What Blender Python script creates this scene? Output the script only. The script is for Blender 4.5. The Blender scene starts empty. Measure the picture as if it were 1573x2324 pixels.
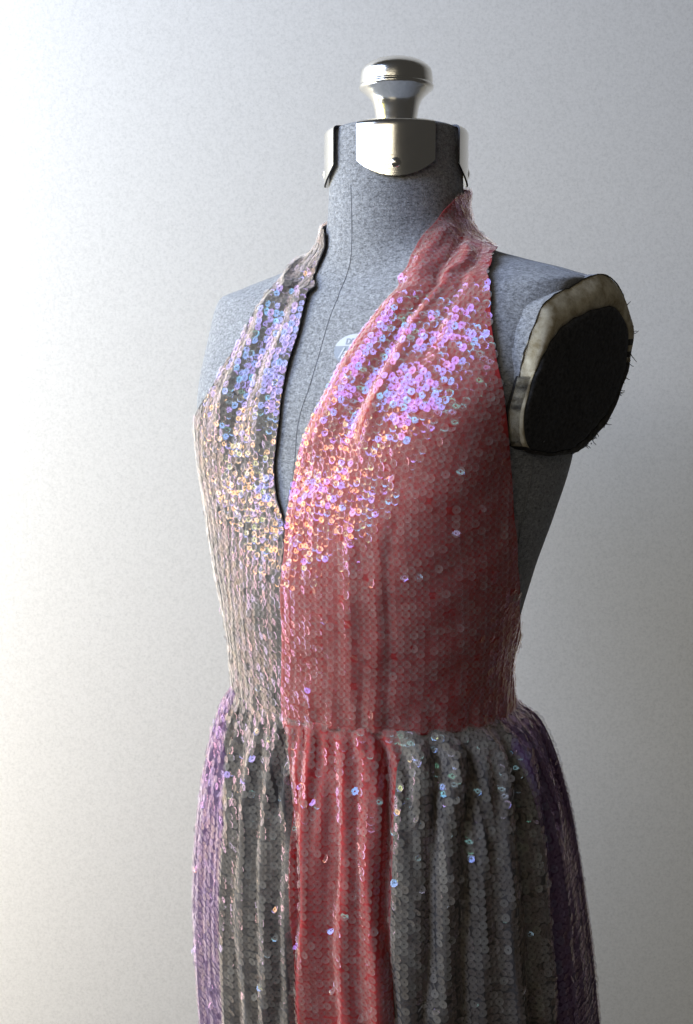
import bpy, math, random
import numpy as np
from mathutils import Vector, Matrix
from mathutils.bvhtree import BVHTree

random.seed(7)
rng = np.random.default_rng(7)
sc = bpy.context.scene
COL = sc.collection
R = math.radians

# ------------------------------------------------------------------ camera, world, lights, exposure
# all measurements are in "px": 1573 x 2324 frame units; one px is PX metres at the form's axis
FPX, CX, CY, HORIZON = 2800.0, 786.5, 1162.0, 850.0
DIST, CAMZ = 1.0, 1.25
PITCH = math.atan((CY - HORIZON) / FPX)
PX = DIST / FPX
CAM = np.array([0.0, -DIST, CAMZ])
cam = bpy.data.cameras.new('camera')
cam_o = bpy.data.objects.new('camera', cam)
COL.objects.link(cam_o)
cam_o.location = CAM
cam_o.rotation_euler = (R(90) - PITCH, 0, 0)
cam.sensor_fit = 'VERTICAL'
cam.sensor_height = 24.0
cam.lens = 24.0 * FPX / 2324.0
cam.clip_start, cam.clip_end = 0.02, 60
sc.camera = cam_o

w = bpy.data.worlds.new('World')
sc.world = w
w.use_nodes = True
bgn = w.node_tree.nodes['Background']
bgn.inputs['Color'].default_value = (0.80, 0.78, 0.76, 1)
bgn.inputs['Strength'].default_value = 0.042


def area_light(name, loc, target, sx, sy, power, col, spread=180):
    l = bpy.data.lights.new(name, 'AREA')
    l.shape = 'RECTANGLE'
    l.size, l.size_y = sx, sy
    l.energy = power
    l.color = col
    l.spread = R(spread)
    o = bpy.data.objects.new(name, l)
    COL.objects.link(o)
    o.location = loc
    o.rotation_euler = (Vector(target) - Vector(loc)).to_track_quat('-Z', 'Y').to_euler()
    return o


# tall window left of the form, sky above; a second, lower warm opening further towards the camera
area_light('window_light', (-1.29, -0.33, 2.0), (0.0, -0.1, 1.28), 1.75, 0.80, 41.0, (0.52, 0.66, 1.0))
area_light('window_sill_light', (-1.5, -0.10, 1.42), (0.0, -0.1, 1.28), 0.75, 0.20, 6.5, (1.0, 0.90, 0.22))
area_light('room_light', (-1.1, -1.75, 1.87), (0.0, 0.0, 1.25), 2.0, 0.28, 6.5, (1.0, 0.92, 0.76))
area_light('wall_wash_light', (-1.15, 0.0, 1.60), (-1.0, 0.42, 1.62), 0.5, 0.85, 6.2, (0.86, 0.94, 1.0))  # added lamp out of frame, turned to the wall to brighten its left side
area_light('wall_wash_low_light', (-1.15, 0.0, 0.75), (-1.0, 0.42, 0.75), 0.5, 0.85, 11.0, (1.0, 0.95, 0.86))  # added warm lamp for the lower left wall; no real source there

sc.view_settings.view_transform = 'Standard'
sc.view_settings.look = 'None'
sc.view_settings.exposure = 0.25
sc.view_settings.gamma = 1.0
sc.view_settings.use_curve_mapping = False
sc.render.engine = 'CYCLES'
sc.cycles.use_denoising = True
sc.cycles.max_bounces = 10
sc.cycles.transparent_max_bounces = 24
sc.cycles.sample_clamp_indirect = 6.0


# ------------------------------------------------------------------ projection helpers
def project(P):
    """world points (...,3) -> px x, px y, depth"""
    d = np.asarray(P) - CAM
    cp, sp = math.cos(PITCH), math.sin(PITCH)
    fwd = d[..., 1] * cp - d[..., 2] * sp
    up = d[..., 1] * sp + d[..., 2] * cp
    return CX + FPX * d[..., 0] / fwd, CY - FPX * up / fwd, fwd


def zy(y):
    """height of image row y at the form's axis"""
    return CAMZ - DIST * math.tan(math.atan((y - CY) / FPX) + PITCH)


def ray(px, py):
    cp, sp = math.cos(PITCH), math.sin(PITCH)
    a, b = (px - CX) / FPX, (CY - py) / FPX
    return np.array([a, cp + b * sp, -sp + b * cp])


YAW = R(41)
cY, sY = math.cos(YAW), math.sin(YAW)
AX = np.array([(870 - CX) * PX, 0.0, 0.0])
LV = np.array([cY, -sY, 0.0])      # form's left (towards camera right)
FV = np.array([-sY, -cY, 0.0])     # form's front


def body_to_world(xb, yb, z):
    return AX + np.multiply.outer(xb, LV) + np.multiply.outer(yb, FV) + np.multiply.outer(z, np.array([0, 0, 1.0]))


def pchip(x, y):
    x = np.asarray(x, float)
    y = np.asarray(y, float)
    h = np.diff(x)
    dl = np.diff(y) / h
    m = np.zeros_like(y)
    m[0], m[-1] = dl[0], dl[-1]
    for i in range(1, len(x) - 1):
        if dl[i - 1] * dl[i] > 0:
            w1, w2 = 2 * h[i] + h[i - 1], h[i] + 2 * h[i - 1]
            m[i] = (w1 + w2) / (w1 / dl[i - 1] + w2 / dl[i])

    def f(q):
        q = np.clip(np.asarray(q, float), x[0], x[-1])
        i = np.clip(np.searchsorted(x, q) - 1, 0, len(x) - 2)
        s = (q - x[i]) / h[i]
        return ((1 + 2 * s) * (1 - s) ** 2 * y[i] + s * (1 - s) ** 2 * h[i] * m[i]
                + s * s * (3 - 2 * s) * y[i + 1] + s * s * (s - 1) * h[i] * m[i + 1])
    return f


def smooth(a, b, x):
    s = np.clip((np.asarray(x, float) - a) / (b - a), 0, 1)
    return s * s * (3 - 2 * s)


# outlines read off the photograph (dress / form), px
SIL_L = pchip([850, 900, 950, 1000, 1030, 1090, 1150, 1220, 1290, 1350, 1430, 1490, 1540, 1575, 1600, 1660, 1720, 1780, 1850, 1930, 2000, 2080, 2160, 2250, 2324, 2500],
              [478, 465, 455, 447, 445, 450, 462, 475, 485, 497, 510, 520, 527, 526, 506, 485, 470, 456, 447, 440, 437, 437, 440, 447, 452, 464])
SIL_R = pchip([1010, 1050, 1120, 1190, 1260, 1330, 1400, 1460, 1520, 1545, 1590, 1660, 1740, 1810, 1900, 2000, 2100, 2220, 2324, 2500],
              [1310, 1295, 1275, 1250, 1225, 1200, 1180, 1170, 1165, 1169, 1198, 1230, 1260, 1280, 1300, 1315, 1330, 1345, 1353, 1368])

# ------------------------------------------------------------------ torso surface P(theta, t)
# stations: y_side, y_front, y_back, half width, front depth, back depth, centre, exponent, bust
ST = [
    [1760, 1760, 1760, 420, 320, 320, 0, 2.1, 0.0],
    [1650, 1650, 1650, 365, 280, 280, 0, 2.1, 0.0],
    [1580, 1580, 1580, 340, 265, 262, 0, 2.1, 0.0],
    [1480, 1480, 1480, 350, 272, 268, 0, 2.1, 0.0],
    [1380, 1380, 1380, 372, 285, 280, 0, 2.1, 0.0],
    [1270, 1270, 1270, 400, 292, 290, 0, 2.15, 0.02],
    [1150, 1150, 1150, 425, 288, 300, 0, 2.2, 0.11],
    [1030, 1030, 1030, 440, 278, 305, 0, 2.25, 0.19],
    [900, 905, 900, 470, 250, 300, -8, 2.6, 0.12],
    [790, 800, 780, 495, 222, 280, -18, 2.95, 0.035],
    [710, 722, 690, 500, 200, 255, -26, 3.0, 0.0],
    [662, 680, 625, 498, 184, 222, -33, 2.8, 0.0],
    [632, 655, 592, 430, 172, 200, -38, 2.3, 0.0],
    [602, 635, 568, 320, 163, 182, -41, 2.15, 0.0],
    [572, 612, 545, 225, 158, 168, -42, 2.05, 0.0],
    [530, 570, 510, 172, 154, 156, -42, 2.0, 0.0],
    [480, 500, 470, 155, 151, 151, -42, 2.0, 0.0],
    [400, 405, 398, 150, 149, 149, -42, 2.0, 0.0],
    [330, 330, 330, 148, 148, 148, -42, 2.0, 0.0],
    [296, 296, 296, 146, 146, 146, -42, 2.0, 0.0],
]
ST = np.array(ST, float)
NT = len(ST)
TS = np.arange(NT)
YREF = ST[:, 0].copy()

# arm plate plane (body frame): lateral position as a function of height
def arm_lat(z):
    return (450 + (zy(1000) * -1 + z) / PX * 0.20) * PX


def superell(th, wv, fv, bv, nv):
    s, c = np.sin(th), np.cos(th)
    x = wv * np.sign(s) * np.abs(s) ** (2 / nv)
    y = np.where(c > 0, fv, bv) * np.sign(c) * np.abs(c) ** (2 / nv)
    return x, y


def fit_rings():
    th = np.linspace(-np.pi, np.pi, 721)
    for k in range(2, 8):
        for it in range(40):
            yv, wv, fv, bv, yc, n, bu = ST[k, 0], *ST[k, 3:9]
            x, y = superell(th, wv, fv, bv, n)
            g = bust_gain(th, bu)
            P = body_to_world(x * g * PX, (y * g + yc) * PX, np.full_like(x, zy(yv)))
            u, v, _ = project(P)
            il, ir = np.argmin(u), np.argmax(u)
            tl = (SIL_L(v[il]) if yv < 1500 else 528) + 12
            tr = (SIL_R(v[ir]) if yv < 1470 else 1166) - (0 if yv < 1400 else 11)
            eL, eR = u[il] - tl, u[ir] - tr
            s = ((tr - tl) / (u[ir] - u[il]))
            ST[k, 3:6] *= 1 + (s - 1) * 0.8
            ST[k, 6] += (eL + eR) / 2 / sY * 0.7
    for k, g in ((1, 1.03), (0, 1.08)):
        ST[k, 3:7] = ST[2, 3:7] * np.array([g, g, g, 1])
    return


def bust_gain(th, bu):
    th = np.mod(th + np.pi, 2 * np.pi) - np.pi
    g1 = np.exp(-((th - R(36)) / R(24)) ** 2) + np.exp(-((th + R(36)) / R(24)) ** 2)
    return 1 + bu * g1


fit_rings()
ST_F = [pchip(TS, ST[:, j]) for j in range(9)]
Z_S = pchip(TS, [zy(v) for v in ST[:, 0]])
Z_F = pchip(TS, [zy(v) for v in ST[:, 1]])
Z_B = pchip(TS, [zy(v) for v in ST[:, 2]])
t_of_y = lambda y: np.interp(-np.asarray(y, float), -YREF, TS)


def body(th, t, clip=True):
    th = np.asarray(th, float)
    t = np.asarray(t, float)
    wv, fv, bv, yc, n, bu = [ST_F[j](t) for j in range(3, 9)]
    x, y = superell(th, wv, fv, bv, n)
    g = bust_gain(th, bu)
    x, y = x * g * PX, (y * g + yc) * PX
    c2 = np.cos(th) ** 2
    z = Z_S(t) * (1 - c2) + np.where(np.cos(th) > 0, Z_F(t), Z_B(t)) * c2
    if clip:
        lim = arm_lat(z) - 0.009
        up = smooth(zy(1150), zy(960), z)
        lim = lim + (1 - up) * 0.045
        k = 0.0015
        x = np.sign(x) * np.where(np.abs(x) > lim - k, lim - k + k * np.tanh((np.abs(x) - lim + k) / k), np.abs(x))
    return body_to_world(x, y, z)


def normals_of(fun, th, t, e=2e-3):
    a = fun(th + e, t) - fun(th - e, t)
    b = fun(th, t + 10 * e) - fun(th, t - 10 * e)
    n = np.cross(a, b)
    return n / np.maximum(np.linalg.norm(n, axis=-1, keepdims=True), 1e-12)


def dress_base(th, t, off=9.0):
    return body(th, t) + normals_of(lambda a, b: body(a, b), th, t) * off * PX


# image point -> (theta, t) on a surface
class Inverse:
    def __init__(self, fun, t0, t1, nt=260, nth=420, sgn=1):
        self.fun = fun
        TH, T = np.meshgrid(np.linspace(-np.pi, np.pi, nth), np.linspace(t0, t1, nt))
        P = fun(TH, T)
        N = normals_of(fun, TH, T)
        V = CAM - P
        face = sgn * np.sum(N * V, -1) > 0
        u, v, _ = project(P)
        self.TH, self.T, self.u, self.v = TH[face], T[face], u[face], v[face]
        self.t0, self.t1 = t0, t1

    def __call__(self, px, py):
        i = np.argmin((self.u - px) ** 2 + (self.v - py) ** 2)
        th, t = self.TH[i], self.T[i]
        for _ in range(6):
            q = lambda a, b: np.array(project(self.fun(np.array(a), np.array(b)))[:2])
            p0 = q(th, t)
            J = np.stack([(q(th + 1e-3, t) - p0) / 1e-3, (q(th, t + 1e-3) - p0) / 1e-3], 1)
            try:
                d = np.linalg.solve(J, np.array([px, py]) - p0)
            except np.linalg.LinAlgError:
                break
            if abs(d[0]) > 0.12 or abs(d[1]) > 0.25:
                break
            th, t = th + d[0], float(np.clip(t + d[1], self.t0, self.t1))
        return float(th), float(t)

    def path(self, pts):
        return np.array([self(x, y) for x, y in pts])


# ------------------------------------------------------------------ materials
def new_mat(name):
    m = bpy.data.materials.new(name)
    m.use_nodes = True
    nt = m.node_tree
    b = nt.nodes['Principled BSDF']
    return m, nt, b


def nd(nt, typ, **kw):
    n = nt.nodes.new(typ)
    for k, v in kw.items():
        setattr(n, k, v)
    return n


def ramp(nt, fac, stops):
    r = nd(nt, 'ShaderNodeValToRGB')
    el = r.color_ramp.elements
    while len(el) < len(stops):
        el.new(0.5)
    for e, (p, c) in zip(el, stops):
        e.position = p
        e.color = (*c, 1)
    nt.links.new(fac, r.inputs[0])
    return r.outputs[0]


def noise(nt, scale, detail=2, rough=0.5, vec=None):
    n = nd(nt, 'ShaderNodeTexNoise')
    n.inputs['Scale'].default_value = scale
    n.inputs['Detail'].default_value = detail
    n.inputs['Roughness'].default_value = rough
    if vec is not None:
        nt.links.new(vec, n.inputs['Vector'])
    return n.outputs['Fac']


def objcoord(nt, scale=(1, 1, 1)):
    g = nd(nt, 'ShaderNodeNewGeometry')
    mp = nd(nt, 'ShaderNodeMapping')
    mp.inputs['Scale'].default_value = scale
    nt.links.new(g.outputs['Position'], mp.inputs['Vector'])
    return mp.outputs[0]


def bump(nt, b, h, strength, dist):
    bp = nd(nt, 'ShaderNodeBump')
    bp.inputs['Strength'].default_value = strength
    bp.inputs['Distance'].default_value = dist
    nt.links.new(h, bp.inputs['Height'])
    nt.links.new(bp.outputs[0], b.inputs['Normal'])


def mat_wall():
    m, nt, b = new_mat('wall_paint')
    v = objcoord(nt)
    c = ramp(nt, noise(nt, 330, 3, 0.75, v), [(0.25, (0.65, 0.615, 0.56)), (0.5, (0.755, 0.715, 0.655)), (0.8, (0.83, 0.79, 0.73))])
    nt.links.new(c, b.inputs['Base Color'])
    b.inputs['Roughness'].default_value = 0.85
    bump(nt, b, noise(nt, 520, 3, 0.6, v), 0.12, 0.001)
    return m


def mat_jersey():
    m, nt, b = new_mat('grey_jersey')
    v = objcoord(nt)
    v2 = objcoord(nt, (1, 1, 1.9))
    mix = nd(nt, 'ShaderNodeMix', data_type='FLOAT')
    mix.inputs[0].default_value = 0.5
    nt.links.new(noise(nt, 620, 4, 0.8, v2), mix.inputs[2])
    nt.links.new(noise(nt, 260, 4, 0.75, v2), mix.inputs[3])
    c = ramp(nt, mix.outputs[0], [(0.34, (0.05, 0.05, 0.05)), (0.48, (0.265, 0.264, 0.264)), (0.56, (0.38, 0.378, 0.378)), (0.68, (0.64, 0.64, 0.64))])
    nt.links.new(c, b.inputs['Base Color'])
    b.inputs['Roughness'].default_value = 0.95
    b.inputs['Specular IOR Level'].default_value = 0.15
    b.inputs['Sheen Weight'].default_value = 0.15
    bump(nt, b, noise(nt, 700, 3, 0.7, v), 0.5, 0.0012)
    return m


def mat_plain(name, col, rough=0.8, col2=None, scale=300, bump_s=0.3, metal=0.0, sheen=0.0, spec=0.3):
    m, nt, b = new_mat(name)
    v = objcoord(nt)
    if col2:
        c = ramp(nt, noise(nt, scale, 4, 0.7, v), [(0.33, col), (0.68, col2)])
        nt.links.new(c, b.inputs['Base Color'])
    else:
        b.inputs['Base Color'].default_value = (*col, 1)
    b.inputs['Roughness'].default_value = rough
    b.inputs['Metallic'].default_value = metal
    b.inputs['Sheen Weight'].default_value = sheen
    b.inputs['Specular IOR Level'].default_value = spec
    if bump_s:
        bump(nt, b, noise(nt, scale, 3, 0.6, v), bump_s, 0.001)
    return m


def mat_metal():
    m, nt, b = new_mat('worn_chrome')
    v = objcoord(nt, (1, 1, 14))
    b.inputs['Metallic'].default_value = 1.0
    b.inputs['Base Color'].default_value = (0.88, 0.84, 0.75, 1)
    r = nd(nt, 'ShaderNodeMapRange')
    r.inputs['To Min'].default_value = 0.12
    r.inputs['To Max'].default_value = 0.27
    nt.links.new(noise(nt, 60, 4, 0.6, objcoord(nt)), r.inputs['Value'])
    nt.links.new(r.outputs[0], b.inputs['Roughness'])
    bump(nt, b, noise(nt, 120, 2, 0.5, v), 0.06, 0.0006)
    return m


def mat_sequin(name, f0, f1, tint=(1, 1, 1), film=1.78):
    """clear plastic cup with an interference coating: mostly see-through, a thin milky body, coloured reflections"""
    m, nt, b = new_mat(name)
    out = nt.nodes['Material Output']
    g = nd(nt, 'ShaderNodeNewGeometry')
    oi = nd(nt, 'ShaderNodeObjectInfo')
    ad = nd(nt, 'ShaderNodeMath', operation='ADD')
    fr = nd(nt, 'ShaderNodeMath', operation='FRACT')
    nt.links.new(g.outputs['Random Per Island'], ad.inputs[0])
    nt.links.new(oi.outputs['Random'], ad.inputs[1])
    nt.links.new(ad.outputs[0], fr.inputs[0])
    # coating
    b.inputs['Base Color'].default_value = (0, 0, 0, 1)
    b.inputs['Roughness'].default_value = 0.11
    b.inputs['IOR'].default_value = 1.46
    mr = nd(nt, 'ShaderNodeMapRange')
    mr.inputs['To Min'].default_value = f0
    mr.inputs['To Max'].default_value = f1
    nt.links.new(fr.outputs[0], mr.inputs['Value'])
    nt.links.new(mr.outputs[0], b.inputs['Thin Film Thickness'])
    b.inputs['Thin Film IOR'].default_value = film
    # milky plastic body
    c = ramp(nt, fr.outputs[0], [(p_, tuple(a_ * b_ for a_, b_ in zip(c_, tint))) for p_, c_ in ((0.0, (0.44, 0.40, 0.35)), (0.5, (0.56, 0.52, 0.46)), (1.0, (0.68, 0.65, 0.60)))])
    df = nd(nt, 'ShaderNodeBsdfDiffuse')
    nt.links.new(c, df.inputs['Color'])
    tr = nd(nt, 'ShaderNodeBsdfTransparent')
    tr.inputs['Color'].default_value = (0.95, 0.94, 0.94, 1)
    mx = nd(nt, 'ShaderNodeMixShader')
    mx.inputs[0].default_value = 0.24
    nt.links.new(tr.outputs[0], mx.inputs[1])
    nt.links.new(df.outputs[0], mx.inputs[2])
    m2 = nd(nt, 'ShaderNodeMixShader')
    m2.inputs[0].default_value = 0.78
    nt.links.new(b.outputs[0], m2.inputs[2])
    ads = nd(nt, 'ShaderNodeAddShader')
    nt.links.new(mx.outputs[0], ads.inputs[0])
    nt.links.new(m2.outputs[0], ads.inputs[1])
    nt.links.new(ads.outputs[0], out.inputs['Surface'])
    return m


M = {
    'wall': mat_wall(),
    'jersey': mat_jersey(),
    'metal': mat_metal(),
    'dark_metal': mat_plain('dark_steel', (0.05, 0.05, 0.052), 0.45, metal=0.8, bump_s=0),
    'plate': mat_plain('dark_felt', (0.022, 0.021, 0.021), 0.95, (0.075, 0.072, 0.070), 330, 0.6, sheen=0.05, spec=0.1),
    'worn_cover': mat_plain('worn_cover', (0.03, 0.028, 0.025), 0.95, (0.12, 0.11, 0.095), 240, 0.6, spec=0.1),
    'foam': mat_plain('aged_foam', (0.33, 0.26, 0.15), 0.95, (0.74, 0.66, 0.48), 95, 0.6, spec=0.1),
    'thread': mat_plain('dark_thread', (0.06, 0.052, 0.042), 0.9, bump_s=0),
    'lint': mat_plain('pale_lint', (0.5, 0.52, 0.55), 0.9, bump_s=0),
    'seam': mat_plain('seam_thread', (0.22, 0.22, 0.225), 0.9, bump_s=0),
    'red': mat_plain('red_chiffon', (0.34, 0.016, 0.018), 0.8, (0.46, 0.034, 0.032), 260, 0.25, sheen=0.2),
    'silver': mat_plain('grey_chiffon', (0.046, 0.040, 0.036), 0.8, (0.082, 0.072, 0.066), 260, 0.25, sheen=0.2),
    'purple': mat_plain('purple_chiffon', (0.066, 0.028, 0.078), 0.8, (0.10, 0.045, 0.115), 260, 0.25, sheen=0.2),
    'sequin_red': mat_sequin('violet_sequin', 325, 368, (0.88, 0.80, 0.76), 1.70),
    'sequin_silver': mat_sequin('blue_sequin', 350, 392, (0.93, 0.87, 0.78), 1.61),
    'sequin_purple': mat_sequin('lilac_sequin', 342, 380, (0.72, 0.58, 0.90), 1.65),
    'label_white': mat_plain('label_white', (0.55, 0.56, 0.58), 0.5, bump_s=0),
    'label_grey': mat_plain('label_grey', (0.26, 0.28, 0.31), 0.55, (0.31, 0.33, 0.36), 500, 0),
    'print_grey': mat_plain('print_grey', (0.30, 0.33, 0.38), 0.6, bump_s=0),
}


# ------------------------------------------------------------------ object helpers
def link(o, parent=None):
    COL.objects.link(o)
    if parent:
        o.parent = parent
    return o


def empty(name, loc=(0, 0, 0)):
    o = bpy.data.objects.new(name, None)
    o.location = loc
    COL.objects.link(o)
    return o


def mesh_obj(name, verts, faces, mat, parent=None, smooth_sh=True):
    me = bpy.data.meshes.new(name)
    me.from_pydata([tuple(v) for v in np.asarray(verts).reshape(-1, 3)], [], faces)
    if smooth_sh:
        me.shade_smooth()
    me.materials.append(mat)
    me.update()
    return link(bpy.data.objects.new(name, me), parent)


def grid_faces(nr, nc, wrap=False):
    f = []
    for i in range(nr - 1):
        for j in range(nc if wrap else nc - 1):
            k = (j + 1) % nc
            f.append((i * nc + j, i * nc + k, (i + 1) * nc + k, (i + 1) * nc + j))
    return f


def tube(name, pts, rad, mat, parent, sides=6):
    pts = np.asarray(pts, float)
    n = len(pts)
    rad = np.broadcast_to(np.asarray(rad, float), (n,))
    tan = np.gradient(pts, axis=0)
    tan /= np.maximum(np.linalg.norm(tan, axis=1, keepdims=True), 1e-9)
    V = []
    ref = np.array([0.31, 0.2, 0.93])
    for i in range(n):
        a = np.cross(tan[i], ref)
        a /= max(np.linalg.norm(a), 1e-9)
        bb = np.cross(tan[i], a)
        for s in range(sides):
            q = 2 * np.pi * s / sides
            V.append(pts[i] + rad[i] * (a * math.cos(q) + bb * math.sin(q)))
    F = grid_faces(n, sides, True)
    F.append(tuple(range(sides))[::-1])
    F.append(tuple(range((n - 1) * sides, n * sides)))
    return mesh_obj(name, V, F, mat, parent)


def lathe(name, prof, centre, mat, parent, seg=72, close_top=False, close_bot=False):
    V = []
    for r_, z_ in prof:
        for s in range(seg):
            q = 2 * np.pi * s / seg
            V.append((centre[0] + r_ * math.cos(q), centre[1] + r_ * math.sin(q), z_))
    F = grid_faces(len(prof), seg, True)
    if close_top:
        F.append(tuple(range((len(prof) - 1) * seg, len(prof) * seg)))
    if close_bot:
        F.append(tuple(range(seg))[::-1])
    return mesh_obj(name, V, F, mat, parent)


# ------------------------------------------------------------------ the wall
WALL_Y = 0.42
wall = mesh_obj('wall', [(-3, WALL_Y, -0.6), (3, WALL_Y, -0.6), (3, WALL_Y, 3.4), (-3, WALL_Y, 3.4)], [(0, 1, 2, 3)], M['wall'], None, False)
wall['kind'] = 'structure'
wall['label'] = 'plain off-white wall behind the dress form'

# ------------------------------------------------------------------ dress form
form = empty('dress_form', tuple(AX + np.array([0, 0, zy(1760)])))
form['label'] = 'grey jersey dress form with chrome neck knob and worn dark arm plate'
form['category'] = 'dress form'
FORM_INV = form.matrix_world.inverted()


def adopt(o, parent=None):
    """parent without moving: every part is modelled in world coordinates"""
    p = parent or form
    o.parent = p
    o.matrix_parent_inverse = Matrix.Translation(-Vector(form.location)) if p is form else Matrix.Identity(4)
    return o


def fpart(o):
    return adopt(o, form)


nth, nt_ = 300, 330
tt = np.linspace(0, NT - 1, nt_)
TH, T = np.meshgrid(np.linspace(-np.pi, np.pi, nth, endpoint=False), tt)
PB = body(TH, T)
V = PB.reshape(-1, 3)
F = grid_faces(nt_, nth, True)
# flat padded top of the neck, closed underside
topc = len(V)
neck_c = body_to_world(np.array(0.0), np.array(-42 * PX), np.array(zy(296)))
ring_top = PB[-1]
inner = neck_c + (ring_top - neck_c) * 0.92 + np.array([0, 0, 0.002])
V = np.vstack([V, inner, [neck_c + np.array([0, 0, 0.003])], [body_to_world(np.array(0.0), np.array(0.0), np.array(zy(1760)))]])
for j in range(nth):
    k = (j + 1) % nth
    F.append(((nt_ - 1) * nth + j, (nt_ - 1) * nth + k, topc + k, topc + j))
    F.append((topc + j, topc + k, topc + nth))
    F.append((k, j, topc + nth + 1))
torso = fpart(mesh_obj('torso', V, F, M['jersey']))

INV_B = Inverse(lambda a, b: body(a, b), 0, NT - 1)


def on_body(th, t, off_px=1.0):
    th, t = np.asarray(th, float), np.asarray(t, float)
    return body(th, t) + normals_of(lambda a, b: body(a, b), th, t) * off_px * PX


# seams
cf = INV_B.path([(796, 420), (798, 480), (798, 560), (788, 620), (765, 680), (738, 755), (705, 870), (672, 1000), (650, 1150)])
fcf = pchip(cf[::-1, 1], cf[::-1, 0])
ts = np.linspace(cf[-1, 1], cf[0, 1], 90)
fpart(tube('seam', on_body(fcf(ts), ts, 0.3), 0.00028, M['seam'], None))
ps = INV_B.path([(1207, 1020), (1208, 1060), (1200, 1110), (1190, 1160), (1178, 1220), (1170, 1290)])
ts = np.linspace(ps[-1, 1], ps[0, 1], 50)
fps = pchip(ps[::-1, 1], ps[::-1, 0])
fpart(tube('seam', on_body(fps(ts), ts, 0.4), 0.0004, M['seam'], None))
sh = INV_B.path([(1130, 572), (1200, 592), (1270, 612), (1335, 634)])
q = np.linspace(0, 3, 40)
fpart(tube('seam', on_body(np.interp(q, range(4), sh[:, 0]), np.interp(q, range(4), sh[:, 1]), 0.3), 0.0004, M['seam'], None))

# neck knob
kc = neck_c[:2]
dk = CAM - np.array([kc[0], kc[1], CAMZ])
kd = abs(kc[1] + DIST)
kpx = kd / FPX


def zk(y):
    return CAMZ - kd * math.tan(math.atan((y - CY) / FPX) + PITCH)


prof = [(0.5, 131), (14, 131.5), (32, 134), (50, 139), (63, 146), (71, 153), (76, 159), (78.5, 166), (79.3, 176), (79.8, 188), (79.8, 191), (78.6, 192.5), (80.2, 194), (81.8, 196.5),
        (82.0, 199.5), (81.0, 202.5), (77, 205.5), (73.5, 208), (70, 212), (63, 219), (56.5, 227), (52, 236), (49.5, 246), (47.5, 258), (45.5, 270), (44, 282), (44, 292), (44, 303)]
knob = fpart(lathe('knob', [(r_ * kpx, zk(y_)) for r_, y_ in prof], kc, M['metal'], None, 96))

# neck brackets: four curved plates
def bracket(az, name='neck_bracket'):
    Rb = 157 * PX
    half = R(31.5)
    na, nz = 33, 22
    V = []
    rows = []
    ztop = zk(311)
    cor = zk(387)
    cen = zk(424)
    for i in range(nz + 5):
        row = []
        for j in range(na):
            s = -1 + 2 * j / (na - 1)
            a = az + s * half
            zb = cor - (cor - cen) * (1 - abs(s) ** 2.1)
            if i < 5:      # flange curling in over the top
                qq = (4 - i) / 4 * R(100)
                rr = Rb - 0.0026 * (1 - math.cos(qq)) - (0.006 if i == 0 else 0)
                z = ztop + 0.0026 * math.sin(qq) + (0.0004 if i == 0 else 0)
            else:
                f_ = (i - 4) / nz
                z = ztop + (zb - ztop) * f_
                rr = Rb
            row.append((kc[0] + rr * math.sin(a), kc[1] - rr * math.cos(a), z))
        V += row
    o = mesh_obj(name, V, grid_faces(nz + 5, na), M['metal'])
    md = o.modifiers.new('thickness', 'SOLIDIFY')
    md.thickness = 0.0015
    md.offset = -1
    o.data.materials.append(M['dark_metal'])
    md.material_offset_rim = 1
    es = o.modifiers.new('crisp_edges', 'EDGE_SPLIT')
    es.split_angle = R(50)
    fpart(o)
    # rivet
    a = az
    zc = zk(396)
    V, Fc = [], []
    nrm = np.array([math.sin(a), -math.cos(a), 0])
    tng = np.array([math.cos(a), math.sin(a), 0])
    c0 = np.array([kc[0], kc[1], zc]) + nrm * (Rb + 0.0003)
    for i in range(7):
        lat = i / 6 * R(90)
        for s in range(20):
            q_ = 2 * np.pi * s / 20
            rr = 0.0044 * math.cos(lat) + 1e-5
            V.append(c0 + nrm * 0.0026 * math.sin(lat) + rr * (tng * math.cos(q_) + np.array([0, 0, 1]) * math.sin(q_)))
    rv = mesh_obj('rivet', V, grid_faces(7, 20, True), M['metal'])
    rv.parent = o
    rv.matrix_parent_inverse = Matrix.Translation(-Vector(form.location)) if False else Matrix.Identity(4)
    return o


for az in (R(-2.5), R(88), R(-92), R(178)):
    bracket(az)

# ---- arm plates: outline on the inclined plane of the armhole
def arm_hit(px, py, inset=0.0):
    d = ray(px, py)
    # lateral(P) = arm_lat(z) + inset   (linear in both)
    f0 = np.dot(CAM - AX, LV) - arm_lat(CAM[2]) - inset
    f1 = np.dot(CAM + d - AX, LV) - arm_lat(CAM[2] + d[2]) - inset
    s = f0 / (f0 - f1)
    return CAM + d * s


def to_body(P):
    q_ = P - AX
    return np.stack([q_ @ LV, q_ @ FV, P[..., 2]], -1)


PL_IN = [(1262, 756), (1300, 722), (1345, 700), (1390, 692), (1421, 722), (1429, 775), (1422, 832), (1404, 884), (1374, 942), (1334, 996), (1285, 1022), (1230, 1030), (1192, 1020), (1182, 985), (1192, 920), (1212, 850), (1236, 795)]
PL_OUT = [(1210, 735), (1238, 676), (1300, 643), (1352, 618), (1397, 642), (1420, 690), (1431, 745), (1428, 812), (1411, 876), (1382, 940), (1340, 1002), (1292, 1032), (1238, 1042), (1184, 1030), (1170, 985), (1172, 905), (1186, 815)]


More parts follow.
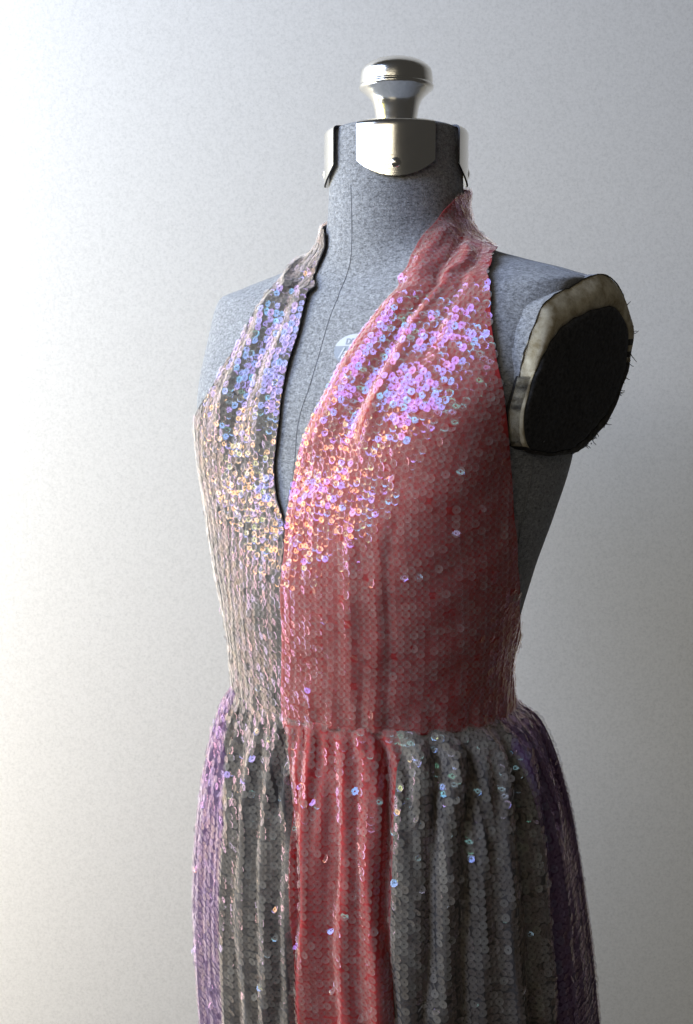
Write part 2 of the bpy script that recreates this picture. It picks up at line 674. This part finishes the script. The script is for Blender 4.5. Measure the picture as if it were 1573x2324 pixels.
def closed(pts, n, it=2):
    p = np.asarray(pts, float)
    for _ in range(it):
        p = np.stack([0.75 * p + 0.25 * np.roll(p, -1, 0), 0.25 * p + 0.75 * np.roll(p, -1, 0)], 1).reshape(-1, 2)
    d = np.r_[0, np.cumsum(np.linalg.norm(np.roll(p, -1, 0) - p, axis=1))]
    q_ = np.linspace(0, d[-1], n, endpoint=False)
    pc = np.vstack([p, p[:1]])
    return np.stack([np.interp(q_, d, pc[:, 0]), np.interp(q_, d, pc[:, 1])], 1)


NA = 110
cin, cout = closed(PL_IN, NA), closed(PL_OUT, NA)
# same start angle for both contours
cm = cin.mean(0)
def sort_start(c):
    a = np.arctan2(c[:, 1] - cm[1], c[:, 0] - cm[0])
    return np.roll(c, -int(np.argmin(np.abs(a))), 0)
def by_angle(c):
    a = np.arctan2(c[:, 1] - cm[1], (c[:, 0] - cm[0]) * 1.6)
    o = np.argsort(a)
    q_ = np.linspace(-np.pi, np.pi, NA, endpoint=False)
    return np.stack([np.interp(q_, a[o], c[o, 0], period=2 * np.pi), np.interp(q_, a[o], c[o, 1], period=2 * np.pi)], 1)
cin, cout = by_angle(closed(PL_IN, 400)), by_angle(closed(PL_OUT, 400))
ja = np.linspace(0, 2 * np.pi, NA, endpoint=False)
cout = cout + (cout - cm) * (0.014 * np.sin(ja * 3 + 1) + 0.008 * np.sin(ja * 7) + 0.004 * np.sin(ja * 19 + 2))[:, None]
cin = cin + (cin - cm) * (0.014 * np.sin(ja * 5 + 2) + 0.010 * np.sin(ja * 17 + 1))[:, None]
B_in = to_body(np.array([arm_hit(x, y, 0.003) for x, y in cin]))
B_out = to_body(np.array([arm_hit(x, y, -0.0085) for x, y in cout]))


def b2w(B, side):
    return body_to_world(B[..., 0] * side, B[..., 1], B[..., 2])


def arm(side):
    c_in = B_in.mean(0)
    rings = []
    for k, (f_, dx) in enumerate([(1.0, -0.014), (1.0, -0.002), (0.985, 0.0005), (0.95, 0.0018), (0.85, 0.0026), (0.6, 0.003), (0.3, 0.0032), (0.02, 0.0032)]):
        B = c_in + (B_in - c_in) * f_
        B[:, 0] += dx - (0.024 if side < 0 else 0)
        B[:, 0] += 0.0007 * f_ * np.sin(2 * np.pi * np.arange(NA) / NA * 4 + 0.4 * k)
        rings.append(b2w(B, side))
    F = grid_faces(8, NA, True)
    F.append(tuple(range(7 * NA, 8 * NA)))
    o = fpart(mesh_obj('arm_plate', np.vstack(rings), F, M['plate']))
    if side < 0:
        return o
    # foam lip between torn jersey and plate
    rings = []
    n1 = 9
    wob = 0.0008 * np.sin(np.arange(NA) * 0.21) + 0.0004 * np.sin(np.arange(NA) * 0.83 + 1)
    for k in range(n1):
        s = k / (n1 - 1)
        B = B_out + (B_in - B_out) * s
        B[:, 0] = B_out[:, 0] + (B_in[:, 0] - B_out[:, 0]) * s + math.sin(s * np.pi) * 0.0035 + wob * math.sin(s * np.pi)
        rings.append(b2w(B, side))
    inn = b2w(B_in - np.array([0.012, 0, 0]), side)
    outr = b2w(B_out - np.array([0.014, 0, 0]), side)
    ring_v = np.vstack(rings + [inn])
    ang = np.degrees(np.linspace(-np.pi, np.pi, NA, endpoint=False))
    bare = (ang < -22 + 10 * np.sin(ang)) | (ang > 138)          # where the cover is torn away and the foam shows
    fc = grid_faces(n1 + 1, NA, True)
    fpart(mesh_obj('foam_padding', ring_v, [f for k, f in enumerate(fc) if bare[k % NA]], M['foam']))
    rest_v = ring_v.copy()
    fpart(mesh_obj('torn_cover', rest_v, [f for k, f in enumerate(fc) if not bare[k % NA]], M['worn_cover']))
    fpart(mesh_obj('armhole_edge', np.vstack([outr, rings[0]]), grid_faces(2, NA, True), M['jersey']))
    # torn edge of the jersey: a thin frayed dark cord along the outer contour
    pts = b2w(B_out + np.array([0.0006, 0, 0]), side)
    jit = rng.normal(0, 0.00035, pts.shape)
    pts = np.vstack([pts + jit, pts[:1]])
    fpart(tube('torn_edge', pts, 0.0005, M['thread'], None, 5))
    return o


plate = arm(1)
arm(-1)

# frayed threads hanging from the back edge of the near plate
def threads(px, py, n, length, spread, mat='thread', down=1.0, rad=0.0004, name='frayed_thread'):
    base = arm_hit(px, py, 0.0)
    for i in range(n):
        p = base + rng.normal(0, 0.0012, 3)
        d = np.array([spread * rng.uniform(0.2, 1.0), rng.uniform(-0.2, 0.2), -down * rng.uniform(0.4, 1.0)])
        pts = [p]
        L_ = length * rng.uniform(0.5, 1.1)
        for s in range(7):
            d = d + rng.normal(0, 0.35, 3)
            d /= np.linalg.norm(d)
            p = p + d * L_ / 7
            pts.append(p)
        fpart(tube(name, pts, np.linspace(rad, rad * 0.5, 8), M[mat], None, 5))


threads(1420, 800, 9, 0.020, 0.35)
threads(1428, 745, 3, 0.007, 1.0, down=0.2)
threads(1404, 872, 4, 0.007, 0.8, down=0.5)
threads(1385, 915, 3, 0.006, 0.9, down=0.5)
threads(1340, 985, 4, 0.010, 0.3)
for k_ in range(60):
    i_ = rng.integers(0, NA)
    if cout[i_, 0] > 1330 and cout[i_, 1] > 690:
        threads(cout[i_, 0] - 2, cout[i_, 1], 3, 0.0055, 0.7, down=0.5, rad=0.00038)
threads(1365, 955, 3, 0.005, 0.6)
for (px, py, n) in ((1235, 985, 7), (1222, 998, 3), (1240, 1000, 3)):
    threads(px, py, n, 0.006, 0.1, 'lint', -0.6, 0.00035, 'lint_tuft')

# ------------------------------------------------------------------ maker's label on the chest
bvh = BVHTree.FromPolygons([tuple(v) for v in V] if False else [tuple(v) for v in np.asarray(PB.reshape(-1, 3))], grid_faces(nt_, nth, True))
lt = INV_B(800, 792)
lc = body(np.array(lt[0]), np.array(lt[1]))
ln = normals_of(lambda a, b: body(a, b), np.array(lt[0]), np.array(lt[1]))
lu = np.array([0, 0, 1.0]) - ln * ln[2]
lu /= np.linalg.norm(lu)
lr = np.cross(lu, ln)


def stick(xy, off):
    out = []
    for x, y in xy:
        p = lc + lr * x + lu * y + ln * 0.02
        h = bvh.ray_cast(Vector(p), Vector(-ln))
        hp = np.array(h[0]) if h[0] is not None else lc + lr * x + lu * y
        out.append(hp + ln * off)
    return out


def patch(name, poly_rows, mat, off, parent):
    nr, nc = len(poly_rows), len(poly_rows[0])
    V = stick([p for r_ in poly_rows for p in r_], off)
    o = mesh_obj(name, V, grid_faces(nr, nc), mat)
    return o


Rl, RY = 0.0175, 0.0118
def half_disc(y0, y1, n=12, m=18, rag=0.0):
    rows = []
    for i in range(n):
        y = y0 + (y1 - y0) * i / (n - 1)
        hw = Rl * math.sqrt(max(1e-4, 1 - (y / RY) ** 2))
        hw += rag * math.sin(i * 2.1)
        rows.append([(-hw + 2 * hw * j / (m - 1), y + rag * 0.8 * math.sin(j * 1.7 + i) * (1 if i == 0 else 0)) for j in range(m)])
    return rows


label = fpart(patch('maker_label', half_disc(0.0022, RY * 0.995), M['label_white'], 0.0007, None))
label['label'] = 'round white and grey paper label on the chest'
lower = patch('label_lower_half', half_disc(-RY * 0.9, 0.0022, rag=0.0005), M['label_grey'], 0.0006, None)
lower.parent = label


def text_part(txt, size, x, y, mat, name, shear=0.0):
    cu = bpy.data.curves.new(name, 'FONT')
    cu.body = txt
    cu.size = size
    cu.shear = shear
    cu.offset = size * 0.018
    tmp = bpy.data.objects.new('tmp_text', cu)
    COL.objects.link(tmp)
    bpy.context.view_layer.update()
    dg = bpy.context.evaluated_depsgraph_get()
    me = bpy.data.meshes.new_from_object(tmp.evaluated_get(dg))
    bpy.data.objects.remove(tmp)
    co = np.array([v.co[:] for v in me.vertices])
    vs = stick([(x + c[0], y + c[1]) for c in co], 0.0011)
    for v, c in zip(me.vertices, vs):
        v.co = c
    me.name = name
    me.materials.clear()
    me.materials.append(mat)
    o = link(bpy.data.objects.new(name, me))
    o.parent = label
    return o


text_part('DRE', 0.0068, -0.0075, 0.0034, M['print_grey'], 'printed_word')
text_part('la', 0.0120, -0.0115, -0.0075, M['label_white'], 'printed_word', 0.35)

# ------------------------------------------------------------------ the dress
dress = empty('halter_dress', tuple(AX + np.array([0, 0, zy(1580)])))
dress['label'] = 'sequined halter dress with silver, red and purple panels, worn by the dress form'
dress['category'] = 'dress'


def dpart(o, parent=None):
    o.parent = parent or dress
    if not parent:
        o.matrix_parent_inverse = Matrix.Translation(-Vector(dress.location))
    return o


INV_D = Inverse(dress_base, 1.5, NT - 2)
T_W = float(t_of_y(1568))
T_TOP = float(t_of_y(408))

red_in = INV_D.path([(641, 1605), (640, 1400), (644, 1270), (650, 1190), (662, 1115), (680, 1030), (705, 960), (742, 890), (792, 800), (850, 718), (905, 636), (945, 560), (985, 508), (1030, 452)])
red_out = INV_D.path([(1174, 1300), (1172, 1250), (1166, 1180), (1161, 1100), (1154, 1000), (1144, 900), (1126, 805), (1114, 705), (1112, 640), (1116, 580)])
sil_in = INV_D.path([(641, 1605), (640, 1400), (642, 1270), (645, 1200), (626, 1110), (622, 1050), (628, 1000), (634, 940), (642, 880), (657, 820), (681, 740), (706, 660), (724, 595), (738, 530)])


sil_out = INV_D.path([(472, 905), (487, 868), (506, 830), (531, 790), (560, 740), (590, 690), (622, 648), (655, 612)])


def edge_fun(path, extra_lo=(), extra_hi=(), sign=1):
    pts = [(t, sign * th) for th, t in path] + list(extra_lo) + list(extra_hi)
    pts.sort()
    ok = [pts[0]]
    for p in pts[1:]:
        if p[0] - ok[-1][0] > 0.02:
            ok.append(p)
    return pchip([p[0] for p in ok], [p[1] for p in ok])


PI_ = R(179.5)
hi = [(float(t_of_y(425)), R(140)), (T_TOP, PI_)]
lo_out = [(T_W - 0.6, PI_), (float(t_of_y(1470)), PI_), (float(t_of_y(1425)), R(125)), (float(t_of_y(1370)), R(103))]
tr = red_out[-1, 1]
hi_out = [(13.5, R(92)), (13.9, R(112)), (14.3, R(140)), (15.0, R(172)), (15.5, PI_), (NT - 2, PI_)]
th_in_r = edge_fun(red_in, [], hi)
th_out_r = edge_fun(red_out, lo_out, hi_out)
hi_s = [(sil_in[-1, 1] + 0.35, R(85)), (float(t_of_y(430)), R(130)), (T_TOP, PI_)]
th_in_s = edge_fun(sil_in, [], hi_s, -1)


ts_o = sil_out[-1, 1]
th_out_s = edge_fun([(-a, b) for a, b in red_out[:3]] + list(map(tuple, sil_out[1:])), lo_out,
                    [(13.7, R(62)), (14.1, R(95)), (14.5, R(140)), (15.2, PI_), (NT - 2, PI_)], -1)


def bell(d, s):
    return np.exp(-(d / s) ** 2)


class Ridge:
    """fold crest or groove along a path on the surface; amp in px, width in px of arc"""
    def __init__(self, inv, pts, amp, width, fade=0.6):
        p = inv.path(pts)
        p = p[np.argsort(p[:, 1])]
        keep = np.r_[True, np.diff(p[:, 1]) > 0.01]
        p = p[keep]
        self.f = pchip(p[:, 1], p[:, 0])
        self.t0, self.t1 = p[0, 1], p[-1, 1]
        self.amp, self.width, self.fade = amp, width, fade

    def __call__(self, th, t, rad):
        d = (th - self.f(t)) * rad
        env = smooth(self.t0 - self.fade, self.t0 + self.fade * 0.6, t) * (1 - smooth(self.t1 - self.fade * 0.4, self.t1 + self.fade, t))
        return self.amp * env * bell(d, self.width)


BR = [  # red bodice
    Ridge(INV_D, [(1010, 520), (960, 600), (905, 690), (850, 770), (800, 850), (755, 930), (725, 1000)], 9, 26),
    Ridge(INV_D, [(1045, 540), (1000, 610), (945, 700), (895, 780), (840, 870), (810, 940)], -12, 17),
    Ridge(INV_D, [(1060, 560), (1010, 640), (960, 710), (920, 780), (880, 860), (850, 930), (835, 990)], 9, 18),
    Ridge(INV_D, [(1075, 560), (1050, 640), (1010, 720), (970, 790)], -5, 16),
    Ridge(INV_D, [(868, 1210), (862, 1350), (858, 1500), (852, 1640)], 3, 16),
    Ridge(INV_D, [(884, 1210), (880, 1350), (885, 1500), (880, 1640)], -3, 16),
    Ridge(INV_D, [(800, 1220), (795, 1400), (800, 1560), (805, 1640)], 4, 14),
]
BS = [  # silver bodice
    Ridge(INV_D, [(690, 590), (640, 660), (590, 745), (550, 820), (520, 890), (500, 960)], 11, 18),
    Ridge(INV_D, [(700, 620), (650, 700), (605, 790), (570, 870), (545, 940), (530, 985)], -11, 17),
    Ridge(INV_D, [(690, 660), (660, 720), (630, 800), (605, 880), (590, 960), (585, 1020)], 8, 18),
]


def bodice(th, t, ridges, sign, lift):
    th, t = np.asarray(th, float), np.asarray(t, float)
    base = body(th, t)
    n = normals_of(lambda a, b: body(a, b), th, t)
    rad = ST_F[3](t)
    d = np.full(np.broadcast(th, t).shape, 9.0) + lift
    for r_ in ridges:
        d = d + r_(th, t, rad)
    a = sign * th
    # gathers round the back of the neck, slightly loose
    neck = smooth(t_of_y(560), t_of_y(500), t)
    d = d + neck * (1 + 1.2 * np.sin(t * 7 + a * 2))
    # soft gathering near the waist
    wst = (1 - smooth(T_W, T_W + 0.9, t))
    d = d + wst * (2.0 * np.sin(a * 23) + 1.5 * np.sin(a * 41 + 1)) * smooth(R(2), R(8), np.abs(a))
    d = d + 1.2 * np.sin(a * 7 + t * 3) + 0.8 * np.sin(a * 13 - t * 5)
    d = np.maximum(d, 2.0)
    return base + n * (d * PX)[..., None]


red_fun = lambda a, b: bodice(a, b, BR, 1, 2.0)
sil_fun = lambda a, b: bodice(a, b, BS, -1, 0.0)


def panel_grid(fun, th0, th1, trs, nc, sign):
    s = np.linspace(0, 1, nc)
    t = np.repeat(trs[:, None], nc, 1)
    a0, a1 = th0(trs)[:, None], th1(trs)[:, None]
    a1 = np.maximum(a1, a0 + 1e-3)
    th = sign * (a0 + (a1 - a0) * s[None])
    return th, t, fun(th, t)


def cloth(name, P, mat, flip, parent=None):
    nr, nc = P.shape[:2]
    f = grid_faces(nr, nc)
    if flip:
        f = [q_[::-1] for q_ in f]
    o = mesh_obj(name, P.reshape(-1, 3), f, mat)
    md = o.modifiers.new('thickness', 'SOLIDIFY')
    md.thickness = 0.0008
    md.offset = 0
    return dpart(o)


trs = np.linspace(T_W, T_TOP - 0.02, 260)
gr = panel_grid(red_fun, th_in_r, th_out_r, trs, 150, 1)
gs = panel_grid(sil_fun, th_in_s, th_out_s, trs, 150, -1)
red_bodice = cloth('red_bodice_panel', gr[2], M['red'], False)
sil_bodice = cloth('silver_bodice_panel', gs[2], M['silver'], True)

# ---- skirt
SK_Y = [1562, 1615, 1660, 1720, 1800, 1900, 2000, 2100, 2220, 2340, 2480, 2620]
SK = []
th0 = np.linspace(-np.pi, np.pi, 721)
for yv in SK_Y:
    asp = np.interp(yv, [1562, 1660, 1800, 2480], [0.80, 0.76, 0.76, 0.80])
    wv, yc = 360.0, 0.0
    for it in range(60):
        x, y = superell(th0, wv, wv * asp, wv * asp, 2.15)
        P = body_to_world(x * PX, (y + yc) * PX, np.full_like(x, zy(yv)))
        u, v, _ = project(P)
        il, ir = np.argmin(u), np.argmax(u)
        tl, tr_ = (527, 1166) if yv == 1562 else (SIL_L(v[il]) + 5, SIL_R(v[ir]) - 5)
        wv *= 1 + ((tr_ - tl) / (u[ir] - u[il]) - 1) * 0.8
        yc += ((u[il] - tl) + (u[ir] - tr_)) / 2 / sY * 0.7
    SK.append((zy(yv), wv, asp, yc))
SK = np.array(SK)
SK_W = pchip(-SK[:, 0], SK[:, 1])
SK_A = pchip(-SK[:, 0], SK[:, 2])
SK_C = pchip(-SK[:, 0], SK[:, 3])
Z_TOP, Z_BOT = SK[0, 0], SK[-1, 0]
SPAN = Z_TOP - Z_BOT


def skirt_base(th, t, extra=0.0):
    """t: 0 at the waist .. 10 at the lower end"""
    th, t = np.asarray(th, float), np.asarray(t, float)
    z = Z_TOP - t / 10 * SPAN
    wv = SK_W(-z) + extra
    x, y = superell(th, wv, wv * SK_A(-z), wv * SK_A(-z), 2.15)
    return body_to_world(x * PX, (y + SK_C(-z)) * PX, z)


INV_S = Inverse(lambda a, b: skirt_base(a, b), 0, 10, sgn=-1)
ys = (1700, 1900, 2300)


def SR(xs, amp, width, yy=ys, fade=0.5):
    r_ = Ridge(INV_S, list(zip(xs, yy)), amp, width, fade)
    r_.t1 = 20
    return r_


SRS = [
    SR((484, 464, 464), 6, 24), SR((502, 492, 494), -4, 12),
    SR((526, 516, 516), 7, 14), SR((547, 538, 538), -8, 13), SR((570, 562, 560), 8, 15), SR((590, 588, 583), -8, 13),
    SR((612, 610, 605), 9, 15), SR((634, 634, 630), -10, 12),
    SR((654, 664, 666), -20, 9),
    SR((684, 696, 704), 8, 22), SR((712, 708, 700), 7, 14, (1660, 1720, 1800)), SR((694, 692, 690), -7, 11, (1660, 1720, 1800)),
    SR((738, 744, 752), -6, 18), SR((778, 785, 795), 6, 24), SR((760, 764, 768), -7, 12, (1670, 1730, 1810)),
    SR((806, 812, 812), -5, 16), SR((836, 848, 856), 14, 17), SR((867, 880, 884), -24, 12),
    SR((905, 912, 905), 5, 14), SR((948, 940, 926), 12, 22), SR((988, 982, 962), -13, 13), SR((1024, 1014, 1006), 12, 22),
    SR((1064, 1056, 1056), -13, 18), SR((1092, 1098, 1105), 5, 15), SR((1128, 1150, 1168), 11, 18), SR((1160, 1184, 1208), -11, 14),
    SR((1186, 1216, 1242), 9, 18), SR((1206, 1242, 1270), -6, 13), SR((1222, 1262, 1300), 6, 16),
]


def skirt(th, t):
    th, t = np.asarray(th, float), np.asarray(t, float)
    base = skirt_base(th, t)
    n = -normals_of(lambda a, b: skirt_base(a, b), th, t)
    z = Z_TOP - t / 10 * SPAN
    rad = SK_W(-z)
    d = np.zeros(np.broadcast(th, t).shape)
    thm = th + 0.012 * np.sin(t * 1.1 + th * 9) + 0.007 * np.sin(t * 2.3 - th * 21)
    for r_ in SRS:
        d = d + (1.0 + 0.5 * smooth(R(38), R(52), th)) * r_(thm, t, rad)
    env = smooth(0.0, 1.0, t)
    back = smooth(R(95), R(115), th) + smooth(R(-62), R(-80), th)
    d = d + env * back * (9 * np.sin(th * 26) + 6 * np.sin(th * 43 + 1 + t * 0.15))
    # tight irregular gathers just below the waist seam
    g = smooth(0.05, 0.35, t) * (1 - smooth(1.2, 3.0, t))
    d = d + g * (3.0 * np.sin(th * 47 + 2.5 * np.sin(th * 11)) + 2.2 * np.sin(th * 71 + 3 * np.sin(th * 7)))
    d = d + env * (1.6 * np.sin(th * 31 + t * 0.5) + 1.2 * np.sin(th * 17 - t * 0.9))
    d = d - 3.0 * (1 - smooth(0, 0.3, t))
    return base + n * (d * PX)[..., None]


def bound(xs, yy):
    p = INV_S.path(list(zip(xs, yy)))
    p = p[np.argsort(p[:, 1])]
    return pchip(np.r_[-0.1, p[:, 1], 10.1], np.r_[p[0, 0], p[:, 0], p[-1, 0]])


b0 = bound((526, 514, 508, 506), (1600, 1700, 1900, 2290))
b1 = bound((641, 645, 654, 660), (1625, 1700, 1900, 2290))
b2 = bound((905, 902, 893, 889), (1672, 1750, 1900, 2290))
b3 = bound((1140, 1165, 1222, 1268), (1640, 1700, 1900, 2290))
const = lambda v: (lambda t: np.full(np.shape(t), v))
PANELS = [
    ('purple_skirt_panel', 'purple', const(R(-100)), b0, 60),
    ('silver_skirt_panel', 'silver', b0, b1, 150),
    ('red_skirt_panel', 'red', b1, b2, 200),
    ('silver_skirt_panel', 'silver', b2, b3, 200),
    ('purple_skirt_panel', 'purple', b3, const(R(150)), 130),
    ('silver_skirt_panel', 'silver', const(R(150)), const(R(260)), 130),
]
strs = np.linspace(0.0, 10.0, 200)
skirt_grids = []
for nm, mt, a0, a1, nc in PANELS:
    th, t, P = panel_grid(skirt, a0, a1, strs, nc, 1)
    o = cloth(nm, P, M[mt], True)
    skirt_grids.append((o, mt, th, t, P))

# ------------------------------------------------------------------ sequins
SEQ_R = 0.0032
seq_pos, seq_n, seq_d, seq_panel = [], [], [], []
SEQ_M = ['sequin_red', 'sequin_silver', 'sequin_purple']


def sew(fun, th, t, P, panel, colpitch, rowpitch, ref_row=None, down=-1, taper=False):
    """strings of sequins: columns a fixed arc from the first edge, staggered along their length"""
    arc = np.concatenate([np.zeros((P.shape[0], 1)), np.cumsum(np.linalg.norm(np.diff(P, axis=1), axis=2), 1)], 1)
    nr = P.shape[0]
    if ref_row is not None:       # strings keep their place across the panel (gathered cloth)
        tot = arc[ref_row, -1]
        cols = np.arange(colpitch * 0.5, tot, colpitch)
        frac = np.interp(cols, arc[ref_row], np.linspace(0, 1, P.shape[1]))
    else:
        tot = arc[:, -1].max()
        cols = np.arange(colpitch * 0.55, tot, colpitch)
    s = np.linspace(0, 1, P.shape[1])
    for j, a in enumerate(cols):
        if ref_row is not None:
            sf = np.full(nr, frac[j])
            ok = np.ones(nr, bool)
        else:
            ok = arc[:, -1] > a + colpitch * 0.25
            sf = np.array([np.interp(a, arc[i], s) for i in range(nr)])
        thc = np.array([np.interp(sf[i], s, th[i]) for i in range(nr)])
        pc = np.stack([[np.interp(sf[i], s, P[i, :, k]) for k in range(3)] for i in range(nr)])
        step = np.linalg.norm(np.diff(pc, axis=0), axis=1)
        L_ = np.r_[0, np.cumsum(step)]
        q_ = np.arange(rowpitch * rng.uniform(0.2, 1.0), L_[-1], rowpitch * rng.uniform(0.96, 1.04))
        q_ = q_ + rng.normal(0, rowpitch * 0.05, len(q_))
        for qq in q_:
            i = np.searchsorted(L_, qq) - 1
            i = min(max(i, 0), nr - 2)
            if not (ok[i] and ok[i + 1]):
                continue
            if rng.random() < 0.0008:
                continue
            f_ = (qq - L_[i]) / max(step[i], 1e-9)
            thq = thc[i] + (thc[i + 1] - thc[i]) * f_
            tq = t[i, 0] + (t[i + 1, 0] - t[i, 0]) * f_
            seq_pos.append((thq, tq, j))
            seq_panel.append(panel)


def resolve(fun, i0, sign):
    """positions, normals and string directions for the sequins from i0 on"""
    A = np.array(seq_pos[i0:])
    th, t, j = A[:, 0], A[:, 1], A[:, 2]
    P = fun(th, t)
    e = 0.016
    a = fun(th + e, t) - fun(th - e, t)
    b = fun(th, t + 0.05) - fun(th, t - 0.05)
    n = np.cross(a, b)
    n /= np.maximum(np.linalg.norm(n, axis=1, keepdims=True), 1e-12)
    n *= sign
    b /= np.maximum(np.linalg.norm(b, axis=1, keepdims=True), 1e-12)
    return P, n, b, j


ALL = []
i0 = 0
sew(red_fun, *gr, red_bodice, 0.0048, 0.0054)
ALL.append((i0, resolve(red_fun, i0, 1)))
i0 = len(seq_pos)
sew(sil_fun, *gs, sil_bodice, 0.0048, 0.0054)
ALL.append((i0, resolve(sil_fun, i0, 1)))
for o, mt, th, t, P in skirt_grids:
    i0 = len(seq_pos)
    sew(skirt, th, t, P, o, 0.0050, 0.0057, ref_row=110)
    ALL.append((i0, resolve(skirt, i0, -1)))
SP = np.vstack([a[1][0] for a in ALL])
SN = np.vstack([a[1][1] for a in ALL])
SB = np.vstack([a[1][2] for a in ALL])
SJ = np.concatenate([a[1][3] for a in ALL])
# the string direction points up; make sure every normal points away from the axis
NS = len(SP)
side = np.cross(SB, SN)
side /= np.maximum(np.linalg.norm(side, axis=1, keepdims=True), 1e-9)
# shingled tilt plus the looseness of each stitch
tilt_v = -0.045 + rng.normal(0, 0.08, NS)
tilt_h = rng.normal(0, 0.08, NS)
ckey = np.array([int(k_) for k_ in SJ]) + 1000 * np.cumsum(np.r_[0, np.diff(SJ) < 0])
crand = rng.normal(0, 0.042, 400000)
ph = rng.uniform(0, 6.28, 400000)
tilt_h += crand[ckey] + 0.05 * np.sin(SP[:, 2] * 38 + ph[ckey])
tilt_v[ALL[2][0]:] += 0.16     # on the skirt the string direction runs down: discs hang facing slightly downwards
loose = rng.random(NS) < np.where(np.arange(NS) < ALL[2][0], 0.035, np.where(np.array([p is skirt_grids[3][0] for p in seq_panel]), 0.24, 0.08))
tilt_v[loose] += rng.normal(0, 0.40, loose.sum())
tilt_h[loose] += rng.normal(0, 0.45, loose.sum())
N2 = SN + SB * tilt_v[:, None] + side * tilt_h[:, None]
N2 /= np.linalg.norm(N2, axis=1, keepdims=True)
E1 = np.cross(SB, N2)
E1 /= np.maximum(np.linalg.norm(E1, axis=1, keepdims=True), 1e-9)
E2 = np.cross(N2, E1)
lift = 0.0009 + 0.0005 * (SJ % 2) + rng.uniform(0, 0.0004, NS)
C = SP + SN * lift[:, None]

# one sequin: a shallow cup with a centre hole
SEG = 14
loc = []
for rr, hz in ((0.00058, 0.00004), (0.0017, 0.0), (SEQ_R * 0.93, 0.00010), (SEQ_R, 0.00014)):
    for s in range(SEG):
        q_ = 2 * np.pi * s / SEG
        loc.append((rr * math.cos(q_), rr * math.sin(q_), hz))
loc = np.array(loc)
LF = np.array(grid_faces(4, SEG, True))

seq_mat = np.array([0 if 'red' in p.name else 1 if 'silver' in p.name else 2 for p in seq_panel])
u, v, dep = project(C)
view = CAM - C
view /= np.linalg.norm(view, axis=1, keepdims=True)
facing = np.sum(N2 * view, 1)
score = facing / dep ** 2
score[(u < 10) | (u > 1563) | (v < 10) | (v > 2314) | (np.sum(SN * view, 1) < 0.3)] = -1
# keep clear of grooves that neighbouring cloth hides
top = np.argsort(-score)
pick = []
for i in top:
    if score[i] <= 0 or len(pick) >= 300:
        break
    pick.append(i)
pick = np.array(pick)
rest = np.setdiff1d(np.arange(NS), pick)


def stack_mesh(name, idx):
    Vv = C[idx][:, None] + E1[idx][:, None] * loc[None, :, :1] + E2[idx][:, None] * loc[None, :, 1:2] + N2[idx][:, None] * loc[None, :, 2:]
    nv = len(loc)
    Ff = (LF[None] + (np.arange(len(idx)) * nv)[:, None, None]).reshape(-1, 4)
    me = bpy.data.meshes.new(name)
    Vv = Vv.reshape(-1, 3).astype(np.float32)
    me.vertices.add(len(Vv))
    me.vertices.foreach_set('co', Vv.ravel())
    me.loops.add(Ff.size)
    me.loops.foreach_set('vertex_index', Ff.ravel().astype(np.int32))
    me.polygons.add(len(Ff))
    me.polygons.foreach_set('loop_start', np.arange(0, Ff.size, 4, dtype=np.int32))
    me.update(calc_edges=True)
    me.validate()
    me.shade_smooth()
    for k in SEQ_M:
        me.materials.append(M[k])
    me.polygons.foreach_set('material_index', np.repeat(seq_mat[idx], len(LF)).astype(np.int32))
    return me


field = dpart(bpy.data.objects.new('sequins', stack_mesh('sequins', rest)))
COL.objects.link(field)
field['kind'] = 'stuff'
field['label'] = 'iridescent clear sequins sewn in vertical strings over every panel'

me1 = []
for k in SEQ_M:
    me = bpy.data.meshes.new('sequin')
    me.from_pydata([tuple(p) for p in loc], [], [tuple(int(q_) for q_ in f) for f in LF])
    me.shade_smooth()
    me.materials.append(M[k])
    me1.append(me)
for i in pick:
    o = bpy.data.objects.new('sequin', me1[seq_mat[i]])
    mw = Matrix((
        (E1[i][0], E2[i][0], N2[i][0], C[i][0]),
        (E1[i][1], E2[i][1], N2[i][1], C[i][1]),
        (E1[i][2], E2[i][2], N2[i][2], C[i][2]),
        (0, 0, 0, 1)))
    COL.objects.link(o)
    o.parent = seq_panel[i]
    o.matrix_local = mw
print('SEQUINS', NS, 'individual', len(pick))
